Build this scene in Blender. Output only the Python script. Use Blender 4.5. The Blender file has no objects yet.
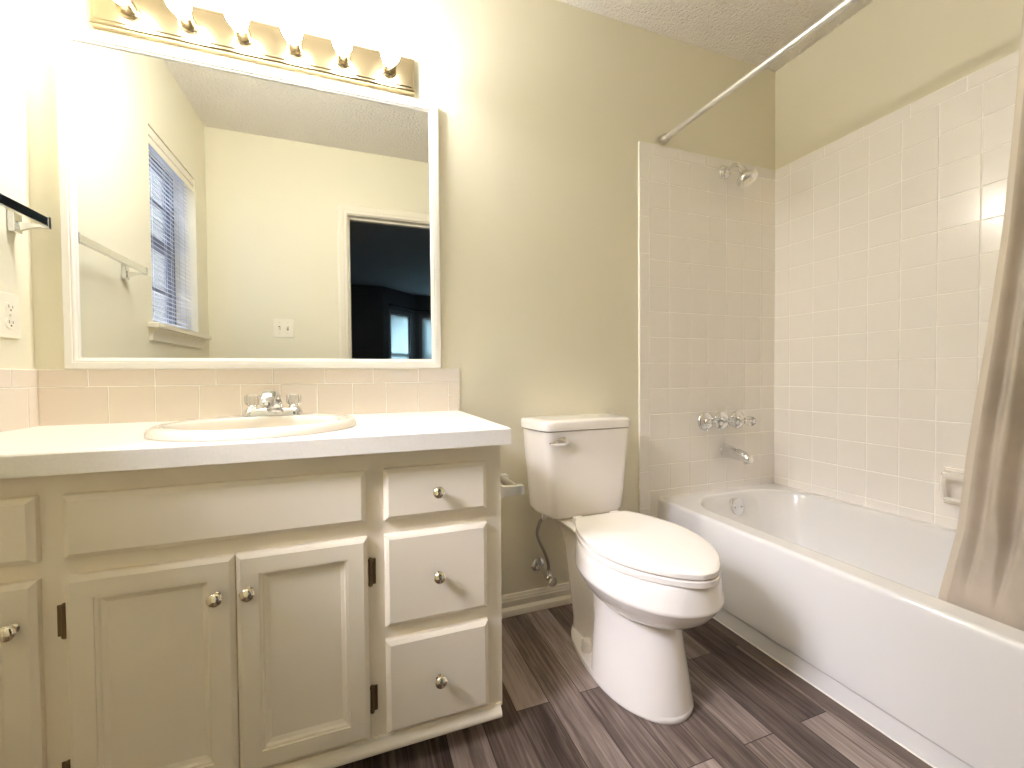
import bpy, bmesh, math, random
from mathutils import Vector, Matrix
C = bpy.context.scene.collection
SC = bpy.context.scene
random.seed(4)
pi = math.pi

# ------------------------------------------------------------------ camera
XL, XR, H = -0.828, 1.950, 2.400
YF = -1.465                      # front (door) wall, bathroom side
cam_data = bpy.data.cameras.new('camera')
cam_data.sensor_width = 36.0
cam_data.lens = 422.15 / 1024 * 36.0
cam_data.clip_start = 0.01
cam = bpy.data.objects.new('camera', cam_data)
C.objects.link(cam)
_r = Vector((0.93940746, -0.34270123, -0.00833625))
_u = Vector((0.01503851, 0.01690444, 0.99974401))
_f = Vector((0.34247258, 0.93929234, -0.02103388))
cam.matrix_world = Matrix(((_r.x, _u.x, -_f.x, 0.0), (_r.y, _u.y, -_f.y, -1.531),
                           (_r.z, _u.z, -_f.z, 0.9219), (0, 0, 0, 1)))
SC.camera = cam

# ------------------------------------------------------------------ world, exposure
BULB = 82.0
BULB_COL = (1.0, 0.985, 0.95)
SKY = 1.7
GLOW = 124.0                     # added bright patch of sky, aimed through the window to fill the room
SC.view_settings.view_transform = 'Standard'
SC.view_settings.look = 'None'
SC.view_settings.exposure = 1.16
SC.view_settings.gamma = 1.0
SC.view_settings.use_curve_mapping = False
SC.cycles.max_bounces = 20
SC.cycles.diffuse_bounces = 14
SC.cycles.glossy_bounces = 8
SC.cycles.transmission_bounces = 8
SC.cycles.transparent_max_bounces = 12
SC.cycles.caustics_reflective = False
SC.cycles.caustics_refractive = False
SC.cycles.sample_clamp_indirect = 30.0
SC.cycles.use_denoising = True

w = bpy.data.worlds.new('World')
SC.world = w
w.use_nodes = True
nt = w.node_tree
nt.nodes.clear()
tc = nt.nodes.new('ShaderNodeTexCoord')
sx = nt.nodes.new('ShaderNodeSeparateXYZ')
rp = nt.nodes.new('ShaderNodeValToRGB')
el = rp.color_ramp.elements
el[0].position, el[0].color = 0.0, (0.05, 0.09, 0.15, 1)
el[1].position, el[1].color = 1.0, (1.0, 1.0, 1.0, 1)
e = el.new(0.15); e.color = (0.05, 0.13, 0.28, 1)
e = el.new(0.42); e.color = (0.30, 0.46, 0.80, 1)
e = el.new(0.62); e.color = (0.90, 0.95, 1.0, 1)
bg = nt.nodes.new('ShaderNodeBackground')
bg.inputs['Strength'].default_value = SKY
wo = nt.nodes.new('ShaderNodeOutputWorld')
nt.links.new(tc.outputs['Generated'], sx.inputs[0])
nt.links.new(sx.outputs['Z'], rp.inputs[0])
nt.links.new(rp.outputs[0], bg.inputs['Color'])
dt = nt.nodes.new('ShaderNodeVectorMath'); dt.operation = 'DOT_PRODUCT'
_gd = Vector((-0.60, -0.32, 0.68)).normalized()  # direction of the added sky patch, set to reach the cabinet fronts
dt.inputs[1].default_value = _gd
nt.links.new(tc.outputs['Generated'], dt.inputs[0])
mx = nt.nodes.new('ShaderNodeMath'); mx.operation = 'MAXIMUM'; mx.inputs[1].default_value = 0.0
pw = nt.nodes.new('ShaderNodeMath'); pw.operation = 'POWER'; pw.inputs[1].default_value = 16.0
ml = nt.nodes.new('ShaderNodeMath'); ml.operation = 'MULTIPLY'; ml.inputs[1].default_value = GLOW
bg2 = nt.nodes.new('ShaderNodeBackground'); bg2.inputs['Color'].default_value = (1.0, 0.93, 0.99, 1)
ad = nt.nodes.new('ShaderNodeAddShader')
nt.links.new(dt.outputs['Value'], mx.inputs[0]); nt.links.new(mx.outputs[0], pw.inputs[0])
nt.links.new(pw.outputs[0], ml.inputs[0]); nt.links.new(ml.outputs[0], bg2.inputs['Strength'])
nt.links.new(bg.outputs[0], ad.inputs[0]); nt.links.new(bg2.outputs[0], ad.inputs[1])
nt.links.new(ad.outputs[0], wo.inputs[0])

def portal(name, loc, rot, sx_, sy_):
    d = bpy.data.lights.new(name, 'AREA')
    d.shape = 'RECTANGLE'; d.size = sx_; d.size_y = sy_
    d.cycles.is_portal = True
    o = bpy.data.objects.new(name, d); C.objects.link(o)
    o.location = loc; o.rotation_euler = rot
    return o
portal('daylight_portal', (XL - 0.145, -1.0125, 1.583), (0, -pi/2, 0), 0.86, 0.55)

# ------------------------------------------------------------------ materials
def mat(name, col, rough=0.5, metal=0.0, spec=0.5, coat=0.0, trans=0.0, ior=1.45, emit=None, estr=0.0):
    m = bpy.data.materials.new(name); m.use_nodes = True
    b = m.node_tree.nodes['Principled BSDF']
    b.inputs['Base Color'].default_value = (*col, 1)
    b.inputs['Roughness'].default_value = rough
    b.inputs['Metallic'].default_value = metal
    b.inputs['Specular IOR Level'].default_value = spec
    b.inputs['Coat Weight'].default_value = coat
    b.inputs['Coat Roughness'].default_value = 0.05
    b.inputs['Transmission Weight'].default_value = trans
    b.inputs['IOR'].default_value = ior
    if emit:
        b.inputs['Emission Color'].default_value = (*emit, 1)
        b.inputs['Emission Strength'].default_value = estr
    return m
def N(m, t): return m.node_tree.nodes.new(t)
def Lk(m, a, b): m.node_tree.links.new(a, b)
def bsdf(m): return m.node_tree.nodes['Principled BSDF']
def add_bump(m, scale, strength, dist=0.002, detail=3, kind='noise', rough=0.55):
    t = N(m, 'ShaderNodeTexCoord')
    if kind == 'noise':
        n = N(m, 'ShaderNodeTexNoise'); n.inputs['Scale'].default_value = scale
        n.inputs['Detail'].default_value = detail; n.inputs['Roughness'].default_value = rough
        out = n.outputs['Fac']
    else:
        n = N(m, 'ShaderNodeTexVoronoi'); n.inputs['Scale'].default_value = scale
        out = n.outputs['Distance']
    Lk(m, t.outputs['Object'], n.inputs['Vector'])
    b = N(m, 'ShaderNodeBump'); b.inputs['Strength'].default_value = strength
    b.inputs['Distance'].default_value = dist
    Lk(m, out, b.inputs['Height']); Lk(m, b.outputs[0], bsdf(m).inputs['Normal'])
    return n
def add_var(m, col, scale, amt, detail=3, stretch=None):
    """large, soft colour variation of the material itself"""
    t = N(m, 'ShaderNodeTexCoord'); n = N(m, 'ShaderNodeTexNoise')
    n.inputs['Scale'].default_value = scale; n.inputs['Detail'].default_value = detail
    if stretch:
        mp = N(m, 'ShaderNodeMapping'); mp.inputs['Scale'].default_value = stretch
        Lk(m, t.outputs['Object'], mp.inputs[0]); Lk(m, mp.outputs[0], n.inputs['Vector'])
    else:
        Lk(m, t.outputs['Object'], n.inputs['Vector'])
    r = N(m, 'ShaderNodeValToRGB')
    r.color_ramp.elements[0].position = 0.3; r.color_ramp.elements[1].position = 0.7
    r.color_ramp.elements[0].color = (*[c * (1 - amt) for c in col], 1)
    r.color_ramp.elements[1].color = (*[min(1, c * (1 + amt * .6)) for c in col], 1)
    Lk(m, n.outputs['Fac'], r.inputs[0]); Lk(m, r.outputs[0], bsdf(m).inputs['Base Color'])

M_wall = mat('wall_paint', (0.775, 0.738, 0.595), 0.62, spec=0.35); add_bump(M_wall, 90, 0.16, 0.002)
M_ceil = mat('popcorn_ceiling', (0.90, 0.86, 0.79), 0.9, spec=0.1)
add_bump(M_ceil, 75, 1.0, 0.022, 3, rough=0.65)
M_trim = mat('trim_paint', (0.80, 0.755, 0.64), 0.38); 
M_cab = mat('cabinet_paint', (0.86, 0.79, 0.66), 0.42); add_bump(M_cab, 60, 0.03, 0.001)
M_white = mat('white_frame_paint', (0.86, 0.84, 0.80), 0.35)
M_counter = mat('counter_laminate', (0.86, 0.83, 0.765), 0.32); add_var(M_counter, (0.86, 0.83, 0.765), 220, 0.03)
M_cer = mat('white_vitreous_china', (0.86, 0.82, 0.765), 0.10, coat=0.5)
M_sink = mat('bone_china', (0.84, 0.775, 0.67), 0.10, coat=0.5)
M_seat = mat('white_seat_plastic', (0.86, 0.815, 0.755), 0.22)
M_tub = mat('tub_enamel', (0.80, 0.79, 0.78), 0.13, coat=0.4)
M_tile = mat('wall_tile_glaze', (0.88, 0.845, 0.80), 0.16, coat=0.3); add_bump(M_tile, 9, 0.05, 0.004, 1)
M_bst = mat('backsplash_tile_glaze', (0.78, 0.70, 0.61), 0.15, coat=0.3); add_bump(M_bst, 9, 0.05, 0.004, 1)
M_grout = mat('grout', (0.95, 0.93, 0.88), 0.8)
M_chrome = mat('chrome', (0.80, 0.80, 0.80), 0.06, metal=1.0)
M_nickel = mat('brushed_nickel', (0.62, 0.59, 0.54), 0.28, metal=1.0)
M_satin = mat('satin_chrome', (0.86, 0.85, 0.82), 0.34, metal=0.9)
M_brass = mat('pale_brass', (0.44, 0.36, 0.225), 0.24, metal=1.0)
M_knob = mat('polished_pale_brass', (0.86, 0.79, 0.64), 0.10, metal=1.0)
M_hinge = mat('antique_brass', (0.20, 0.14, 0.075), 0.42, metal=1.0)
M_darksteel = mat('braided_steel', (0.42, 0.40, 0.36), 0.35, metal=1.0)
M_acryl = mat('clear_acrylic', (0.95, 0.95, 0.93), 0.05, trans=0.85, ior=1.45)
M_mirror = mat('mirror_silver', (0.76, 0.765, 0.74), 0.0, metal=1.0)
M_dark = mat('dark_slot', (0.03, 0.028, 0.025), 0.6)
M_black = mat('black_metal', (0.02, 0.02, 0.022), 0.5)
M_plate = mat('ivory_plastic', (0.86, 0.82, 0.70), 0.35)
M_caulk = mat('white_caulk', (0.88, 0.85, 0.79), 0.5)
M_bulb = mat('lit_bulb_glass', (0.9, 0.9, 0.85), 0.3, emit=BULB_COL, estr=BULB)
M_winframe = mat('window_aluminium', (0.10, 0.11, 0.13), 0.45)
M_blind = mat('blind_vinyl', (0.42, 0.46, 0.53), 0.4)
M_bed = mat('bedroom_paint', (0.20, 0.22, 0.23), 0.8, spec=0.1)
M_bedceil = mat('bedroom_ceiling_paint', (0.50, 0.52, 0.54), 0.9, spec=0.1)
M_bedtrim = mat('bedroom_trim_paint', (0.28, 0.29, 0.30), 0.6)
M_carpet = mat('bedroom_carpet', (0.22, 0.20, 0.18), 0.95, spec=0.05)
M_ground = mat('concrete_yard', (0.30, 0.285, 0.28), 0.9)
# glass that lets daylight through
M_glass = bpy.data.materials.new('window_glass'); M_glass.use_nodes = True
_n = M_glass.node_tree; _n.nodes.clear()
_t = _n.nodes.new('ShaderNodeBsdfTransparent'); _t.inputs[0].default_value = (0.95, 0.97, 1, 1)
_g = _n.nodes.new('ShaderNodeBsdfGlossy'); _g.inputs['Roughness'].default_value = 0.02
_mx = _n.nodes.new('ShaderNodeMixShader'); _mx.inputs[0].default_value = 0.06
_o = _n.nodes.new('ShaderNodeOutputMaterial')
_n.links.new(_t.outputs[0], _mx.inputs[1]); _n.links.new(_g.outputs[0], _mx.inputs[2]); _n.links.new(_mx.outputs[0], _o.inputs[0])
# sheer shade cloth: part transmitted, part reflected
def cloth(name, refl, trans, k):
    m = bpy.data.materials.new(name); m.use_nodes = True
    n = m.node_tree; n.nodes.clear()
    d = n.nodes.new('ShaderNodeBsdfDiffuse'); d.inputs[0].default_value = (*refl, 1)
    t = n.nodes.new('ShaderNodeBsdfTranslucent'); t.inputs[0].default_value = (*trans, 1)
    mx = n.nodes.new('ShaderNodeMixShader'); mx.inputs[0].default_value = k
    o = n.nodes.new('ShaderNodeOutputMaterial')
    n.links.new(d.outputs[0], mx.inputs[1]); n.links.new(t.outputs[0], mx.inputs[2]); n.links.new(mx.outputs[0], o.inputs[0])
    return m
M_shade = cloth('sheer_shade', (0.5, 0.55, 0.55), (0.50, 0.64, 0.66), 0.5)
# curtain cloth with woven grain
M_curt = mat('taupe_curtain_cloth', (0.40, 0.34, 0.275), 0.85, spec=0.15)
add_var(M_curt, (0.55, 0.48, 0.40), 7, 0.16, 4)
M_hem = mat('curtain_hem_cloth', (0.62, 0.55, 0.46), 0.85, spec=0.15)
# vinyl plank floor
M_floor = mat('vinyl_plank', (0.2, 0.15, 0.12), 0.42, spec=0.4)
def plank_nodes(m):
    t = N(m, 'ShaderNodeTexCoord'); mp = N(m, 'ShaderNodeMapping')
    mp.inputs['Rotation'].default_value = (0, 0, pi / 2)      # planks run along y
    mp.inputs['Location'].default_value = (0.04, 0.0, 0)
    Lk(m, t.outputs['Object'], mp.inputs[0])
    br = N(m, 'ShaderNodeTexBrick')
    br.offset = 0.37; br.offset_frequency = 2
    br.inputs['Color1'].default_value = (0, 0, 0, 1); br.inputs['Color2'].default_value = (1, 1, 1, 1)
    br.inputs['Mortar'].default_value = (0.5, 0.5, 0.5, 1)
    br.inputs['Scale'].default_value = 1.0
    br.inputs['Mortar Size'].default_value = 0.0012
    br.inputs['Mortar Smooth'].default_value = 0.1
    br.inputs['Bias'].default_value = 0.0
    br.inputs['Brick Width'].default_value = 0.80
    br.inputs['Row Height'].default_value = 0.0985
    Lk(m, mp.outputs[0], br.inputs['Vector'])
    # per plank offset of the grain
    sc = N(m, 'ShaderNodeVectorMath'); sc.operation = 'SCALE'; sc.inputs['Scale'].default_value = 7.3
    Lk(m, br.outputs['Color'], sc.inputs[0])
    ad = N(m, 'ShaderNodeVectorMath'); ad.operation = 'ADD'
    Lk(m, t.outputs['Object'], ad.inputs[0]); Lk(m, sc.outputs[0], ad.inputs[1])
    m2 = N(m, 'ShaderNodeMapping'); m2.inputs['Scale'].default_value = (55, 2.4, 1); Lk(m, ad.outputs[0], m2.inputs[0])
    g = N(m, 'ShaderNodeTexNoise'); g.inputs['Scale'].default_value = 1.6; g.inputs['Detail'].default_value = 7
    g.inputs['Roughness'].default_value = 0.68; g.inputs['Distortion'].default_value = 0.5
    Lk(m, m2.outputs[0], g.inputs['Vector'])
    m3 = N(m, 'ShaderNodeMapping'); m3.inputs['Scale'].default_value = (14, 3.2, 1); Lk(m, ad.outputs[0], m3.inputs[0])
    g2 = N(m, 'ShaderNodeTexNoise'); g2.inputs['Scale'].default_value = 1.3; g2.inputs['Detail'].default_value = 4
    Lk(m, m3.outputs[0], g2.inputs['Vector'])
    r = N(m, 'ShaderNodeValToRGB'); e = r.color_ramp.elements
    e[0].position, e[0].color = 0.28, (0.045, 0.031, 0.026, 1)
    e[1].position, e[1].color = 0.78, (0.40, 0.325, 0.285, 1)
    x = e.new(0.5); x.color = (0.150, 0.112, 0.094, 1)
    mixf = N(m, 'ShaderNodeMath'); mixf.operation = 'MULTIPLY_ADD'
    mixf.inputs[1].default_value = 0.85
    Lk(m, g.outputs['Fac'], mixf.inputs[0])
    b2 = N(m, 'ShaderNodeMath'); b2.operation = 'MULTIPLY_ADD'; b2.inputs[1].default_value = 0.42
    Lk(m, g2.outputs['Fac'], b2.inputs[0])
    sp = N(m, 'ShaderNodeSeparateColor'); Lk(m, br.outputs['Color'], sp.inputs[0])
    b3 = N(m, 'ShaderNodeMath'); b3.operation = 'MULTIPLY_ADD'; b3.inputs[1].default_value = 0.40; b3.inputs[2].default_value = -0.27
    Lk(m, sp.outputs[0], b3.inputs[0]); Lk(m, b3.outputs[0], b2.inputs[2]); Lk(m, b2.outputs[0], mixf.inputs[2])
    Lk(m, mixf.outputs[0], r.inputs[0])
    dk = N(m, 'ShaderNodeMixRGB'); dk.inputs[2].default_value = (0.045, 0.032, 0.027, 1)
    Lk(m, br.outputs['Fac'], dk.inputs[0]); Lk(m, r.outputs[0], dk.inputs[1])
    Lk(m, dk.outputs[0], bsdf(m).inputs['Base Color'])
    bp = N(m, 'ShaderNodeBump'); bp.inputs['Strength'].default_value = 0.15; bp.inputs['Distance'].default_value = 0.001
    Lk(m, g.outputs['Fac'], bp.inputs['Height']); Lk(m, bp.outputs[0], bsdf(m).inputs['Normal'])
plank_nodes(M_floor)
M_strip = mat('vinyl_edge_strip', (0.13, 0.095, 0.078), 0.45)
add_var(M_strip, (0.13, 0.095, 0.078), 30, 0.25, 5, (1, 0.06, 1))
M_bedshade_rail = mat('shade_rail', (0.5, 0.5, 0.5), 0.5)

# ------------------------------------------------------------------ geometry helpers
def finish(bm, angle=35):
    bmesh.ops.recalc_face_normals(bm, faces=bm.faces)
    a = math.radians(angle)
    for f in bm.faces: f.smooth = True  # creases are marked below
    for e_ in bm.edges:
        if len(e_.link_faces) == 2:
            if e_.calc_face_angle(0) > a: e_.smooth = False
        else: e_.smooth = False
def obj(name, bm, m, parent=None, angle=35):
    finish(bm, angle)
    me = bpy.data.meshes.new(name); bm.to_mesh(me); bm.free()
    ms = m if isinstance(m, (list, tuple)) else [m]
    for k in ms: me.materials.append(k)
    o = bpy.data.objects.new(name, me); C.objects.link(o)
    wn_ = o.modifiers.new('normals', 'WEIGHTED_NORMAL'); wn_.keep_sharp = True; wn_.weight = 60
    if parent:
        o.parent = parent
        o.matrix_parent_inverse = Matrix.Identity(4)
    return o
def off(bm, v): bmesh.ops.translate(bm, vec=Vector(v), verts=bm.verts); return bm
def B(): return bmesh.new()
def box(bm, x0, x1, y0, y1, z0, z1, bev=0.0, seg=2):
    r = bmesh.ops.create_cube(bm, size=1)
    vs = r['verts']
    bmesh.ops.scale(bm, vec=(x1 - x0, y1 - y0, z1 - z0), verts=vs)
    bmesh.ops.translate(bm, vec=((x0 + x1) / 2, (y0 + y1) / 2, (z0 + z1) / 2), verts=vs)
    if bev:
        es = list({e_ for v in vs for e_ in v.link_edges})
        bmesh.ops.bevel(bm, geom=es, offset=bev, segments=seg, affect='EDGES', profile=0.5)
    return bm
def loft(bm, rings, cap0=True, cap1=True, closed=True):
    vr = [[bm.verts.new(p) for p in r] for r in rings]
    n = len(vr[0])
    for a, b in zip(vr[:-1], vr[1:]):
        for i in range(n if closed else n - 1):
            j = (i + 1) % n
            bm.faces.new((a[i], a[j], b[j], b[i]))
    if cap0: bm.faces.new(vr[0])
    if cap1: bm.faces.new(list(reversed(vr[-1])))
    return vr
def frame(d):
    d = Vector(d).normalized()
    u = d.orthogonal().normalized()
    return u, d.cross(u), d
def lathe(bm, origin, axis, prof, seg=32, cap0=True, cap1=True):
    """prof: (distance along axis, radius)"""
    u, v, d = frame(axis); o = Vector(origin)
    rings = [[o + d * t + (u * math.cos(2 * pi * i / seg) + v * math.sin(2 * pi * i / seg)) * max(r, 1e-5)
              for i in range(seg)] for t, r in prof]
    loft(bm, rings, cap0, cap1); return bm
def tube(bm, pts, r, seg=12):
    pts = [Vector(p) for p in pts]
    rs = r if isinstance(r, (list, tuple)) else [r] * len(pts)
    rings = []; u = None
    for i, p in enumerate(pts):
        d = (pts[min(i + 1, len(pts) - 1)] - pts[max(i - 1, 0)]).normalized()
        u = d.orthogonal().normalized() if u is None else (u - d * u.dot(d)).normalized()
        v = d.cross(u)
        rings.append([p + (u * math.cos(2 * pi * k / seg) + v * math.sin(2 * pi * k / seg)) * rs[i] for k in range(seg)])
    loft(bm, rings); return bm
def spline(pts, n=8):
    P = [Vector(p) for p in pts]; out = []
    for i in range(len(P) - 1):
        p0, p1, p2, p3 = P[max(i - 1, 0)], P[i], P[i + 1], P[min(i + 2, len(P) - 1)]
        for k in range(n):
            t = k / n
            out.append(0.5 * ((2 * p1) + (p2 - p0) * t + (2 * p0 - 5 * p1 + 4 * p2 - p3) * t * t + (3 * p1 - p0 - 3 * p2 + p3) * t ** 3))
    out.append(P[-1]); return out
def panel(bm, x0, x1, z0, z1, prof):
    """rectangular loft in the xz plane; prof: (inset, y)"""
    rings = [[(x0 + i, y, z0 + i), (x1 - i, y, z0 + i), (x1 - i, y, z1 - i), (x0 + i, y, z1 - i)] for i, y in prof]
    loft(bm, rings, True, True); return bm
def sweep_prof(bm, prof, p0, p1, outd, upd=(0, 0, 1)):
    """straight moulding: prof list of (out, up) extruded p0 -> p1"""
    o, u = Vector(outd), Vector(upd)
    rings = [[Vector(p) + o * a + u * b for a, b in prof] for p in (p0, p1)]
    loft(bm, rings); return bm
def rrect(x0, x1, y0, y1, r, z, n=8):
    out = []
    for cx, cy, a0 in ((x1 - r, y1 - r, 0), (x0 + r, y1 - r, pi / 2), (x0 + r, y0 + r, pi), (x1 - r, y0 + r, 1.5 * pi)):
        for k in range(n + 1):
            a = a0 + k / n * pi / 2
            out.append((cx + r * math.cos(a), cy + r * math.sin(a), z))
    return out
def empty(name, label, cat, loc=(0, 0, 0), rotz=0, group=None, kind=None):
    o = bpy.data.objects.new(name, None); C.objects.link(o)
    o.empty_display_size = 0.05
    o.location = loc; o.rotation_euler = (0, 0, rotz)
    tag(o, label, cat, group, kind); return o
def tag(o, label=None, cat=None, group=None, kind=None):
    if label: o['label'] = label
    if cat: o['category'] = cat
    if group: o['group'] = group
    if kind: o['kind'] = kind
    return o
def struct(name, bm, m, label, cat, angle=35):
    return tag(obj(name, bm, m, None, angle), label, cat, None, 'structure')
def holed(bm, a0, a1, b0, b1, h, put):
    """wall sheet [a0,a1]x[b0,b1] with a rectangular hole h, thick box pieces via put(a0,a1,b0,b1)"""
    ha0, ha1, hb0, hb1 = h
    put(a0, ha0, b0, b1); put(ha1, a1, b0, b1)
    if hb1 < b1: put(ha0, ha1, hb1, b1)
    if hb0 > b0: put(ha0, ha1, b0, hb0)

# ------------------------------------------------------------------ room shell
W0, W1, WZ0, WZ1 = -1.290, -0.735, 1.152, 2.014        # bathroom window opening (y, z)
DX0, DX1, DZ = -0.062, 0.715, 1.995                    # door opening
struct('floor', off(box(B(), XL - .15, XR + .1, YF - .12, .1, -.05, 0), (0, 0, 0)), M_floor,
       'dark grey-brown wood-look plank floor of the bathroom', 'floor')
bm = B(); box(bm, XL - .15, XR + .1, YF - .0, .1, H, H + .05)
struct('ceiling', bm, M_ceil, 'off-white popcorn textured bathroom ceiling', 'ceiling')
struct('wall_back', box(B(), XL - .15, XR + .1, 0, .1, 0, H), M_wall, 'beige painted wall behind the mirror and toilet', 'wall')
struct('wall_right', box(B(), XR, XR + .1, YF, 0, 0, H), M_wall, 'beige wall strip above the tub tiles on the long side', 'wall')
bm = B(); holed(bm, YF, 0, 0, H, (W0, W1, WZ0, WZ1), lambda a, b, c, d: box(bm, XL - .14, XL, a, b, c, d))
struct('wall_left', bm, M_wall, 'beige left wall that carries the towel bar and the window', 'wall')
bm = B(); holed(bm, XL - .14, XR + .1, 0, H, (DX0, DX1, -.001, DZ), lambda a, b, c, d: box(bm, a, b, YF - .115, YF, max(c, 0), d))
struct('wall_front', bm, [M_wall], 'beige wall with the doorway, seen in the mirror', 'wall')

# baseboards: quarter-round foot, flat, stepped cap
BP = [(0, 0), (.030, 0), (.030, .010), (.026, .020), (.017, .026), (.014, .028), (.014, .050), (.011, .054), (.011, .058), (.007, .063), (.005, .070), (0, .072)]
bm = sweep_prof(B(), BP, (.337, 0, 0), (1.138, 0, 0), (0, -1, 0))
struct('baseboard_back', bm, M_trim, 'cream stepped baseboard with quarter round behind the toilet', 'baseboard', 25)
bm = sweep_prof(B(), BP, (XL, -.515, 0), (XL, YF, 0), (1, 0, 0))
struct('baseboard_left', bm, M_trim, 'cream stepped baseboard along the left wall', 'baseboard', 25)
bm = sweep_prof(B(), BP, (XL + .03, YF, 0), (DX0 - .068, YF, 0), (0, 1, 0))
struct('baseboard_front', bm, M_trim, 'cream stepped baseboard beside the doorway', 'baseboard', 25)

bm = sweep_prof(B(), BP, (DX1 + .052, YF, 0), (1.140, YF, 0), (0, 1, 0))
struct('trim_8', bm, M_trim, 'short cream baseboard between the doorway and the tub tiles', 'baseboard', 25)

# tiles: bevelled glazed tiles on a grout bed, one mesh per panel
def tile_panel(name, label, a_edges, b_edges, put, skip=None, m=None, g=.0016):
    """put(a,b,h)->xyz. a_edges/b_edges: list of rows [(b0,b1,[a edges])]"""
    bm = B()
    for b0, b1, aed in b_edges:
        for a0, a1 in zip(aed[:-1], aed[1:]):
            t = (random.uniform(-1, 1) * .0004, random.uniform(-1, 1) * .0004)
            rings = []
            for ins, hgt in ((g, .003), (g, .0068), (g + .0014, .0082)):
                r = []
                for (a, b, sa, sb) in ((a0 + ins, b0 + ins, -1, -1), (a1 - ins, b0 + ins, 1, -1), (a1 - ins, b1 - ins, 1, 1), (a0 + ins, b1 - ins, -1, 1)):
                    r.append(put(a, b, hgt + (sa * t[0] + sb * t[1] if hgt > .003 else 0)))
                rings.append(r)
            loft(bm, rings, False, True)
    for f in bm.faces: f.material_index = 0
    A0 = min(r[2][0] for r in b_edges); A1 = max(r[2][-1] for r in b_edges)
    Z0 = min(r[0] for r in b_edges); Z1 = max(r[1] for r in b_edges)
    nf = len(bm.faces)
    loft(bm, [[put(a, b, h) for a, b in ((A0, Z0), (A1, Z0), (A1, Z1), (A0, Z1))] for h in (0, .0066)], True, True)
    bm.faces.ensure_lookup_table()
    for f in list(bm.faces)[nf:]: f.material_index = 1
    o = struct(name, bm, [m or M_tile, M_grout], label, 'wall tiles', 20)
    return o
TP_, PV = .1095, .1121
ZT, ZR = 1.917, .374
XT = 1.142
cols = [XT + .051 + TP_ * k for k in range(7)] + [XR]
rowz = [ZT - .050 - PV * k for k in range(0, 15)]
rows_b = []
a_caps = [XT + .051 + .155 * k for k in range(5)] + [XR]
rows_b.append((ZT - .05, ZT, a_caps))
for k in range(14): rows_b.append((rowz[k + 1], rowz[k], cols))
zz = ZT
while zz > 0.02:
    rows_b.append((max(zz - .158, 0.0), zz, [XT, XT + .051])); zz -= .158
for r in list(rows_b):
    pass
k = 14
zb = rowz[14]
rows_b.append((zb - PV, zb, [cols[0], cols[1]])); rows_b.append((zb - 2 * PV, zb - PV, [cols[0], cols[1]]))
rows_b.append((0, zb - 2 * PV, [cols[0], cols[1]]))
rows_b = [(max(a, 0), b, c) for a, b, c in rows_b if b > .01]
# trim the field bed to stop at the tub front
tile_panel('trim_1', 'beige square wall tiles behind the shower head and tub faucet', None, rows_b, lambda a, b, h: (a, -h, b))
ycols = [0, -.085] + [-.085 - TP_ * k for k in range(1, 14)]
ycols = [y for y in ycols if y > YF + .01] + [YF + .0001]
yc_cap = [0, -.085] + [-.085 - .1545 * k for k in range(1, 10)]
yc_cap = [y for y in yc_cap if y > YF + .01] + [YF + .0001]
rows_r = [(ZT - .05, ZT, [-y for y in yc_cap])] + [(rowz[k + 1], rowz[k], [-y for y in ycols]) for k in range(14)]
tile_panel('trim_2', 'long glossy wall of white square tiles above the bathtub', None, rows_r, lambda a, b, h: (XR - h, -a, b))
tile_panel('trim_3', 'square wall tiles at the curtain end of the tub', None, rows_b, lambda a, b, h: (a, YF + h, b))
# backsplash
e6 = [XL + .0075] + [-.713 + .1525 * k for k in range(7)] + [.353]
e4 = [XL + .0075] + [-.669 + .1086 * k for k in range(10)]
bs = [(.899, .948, e6), (.790, .899, e4), (.851, .899, [e4[-1], .353]), (.790, .851, [e4[-1], .353])]
tile_panel('trim_4', 'low beige tile backsplash along the back of the counter', None, bs, lambda a, b, h: (a, -h, b), m=M_bst, g=.0011)
bs = [(.899, .948, [.0, .10, .2525, .405, .5575]), (.790, .899, [0, .045, .154, .263, .372, .481, .5575])]
tile_panel('trim_5', 'short tile side splash on the left wall', None, bs, lambda a, b, h: (XL + h, -a, b), m=M_bst, g=.0011)
# vinyl edge strip and caulk at the tub foot
XT0 = 1.236
bm = B(); sweep_prof(bm, [(0, 0), (.041, 0), (.041, .002), (.036, .006), (.0, .008)], (XT0, -.012, 0), (XT0, YF, 0), (-1, 0, 0))
struct('trim_6', bm, M_strip, 'narrow dark vinyl strip along the foot of the tub', 'floor trim')
bm = B(); tube(bm, [(XT0, -.012, .008), (XT0, YF + .002, .008)], .0032, 8)
struct('trim_7', bm, M_caulk, 'thin white caulk line at the foot of the tub', 'caulk')

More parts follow.
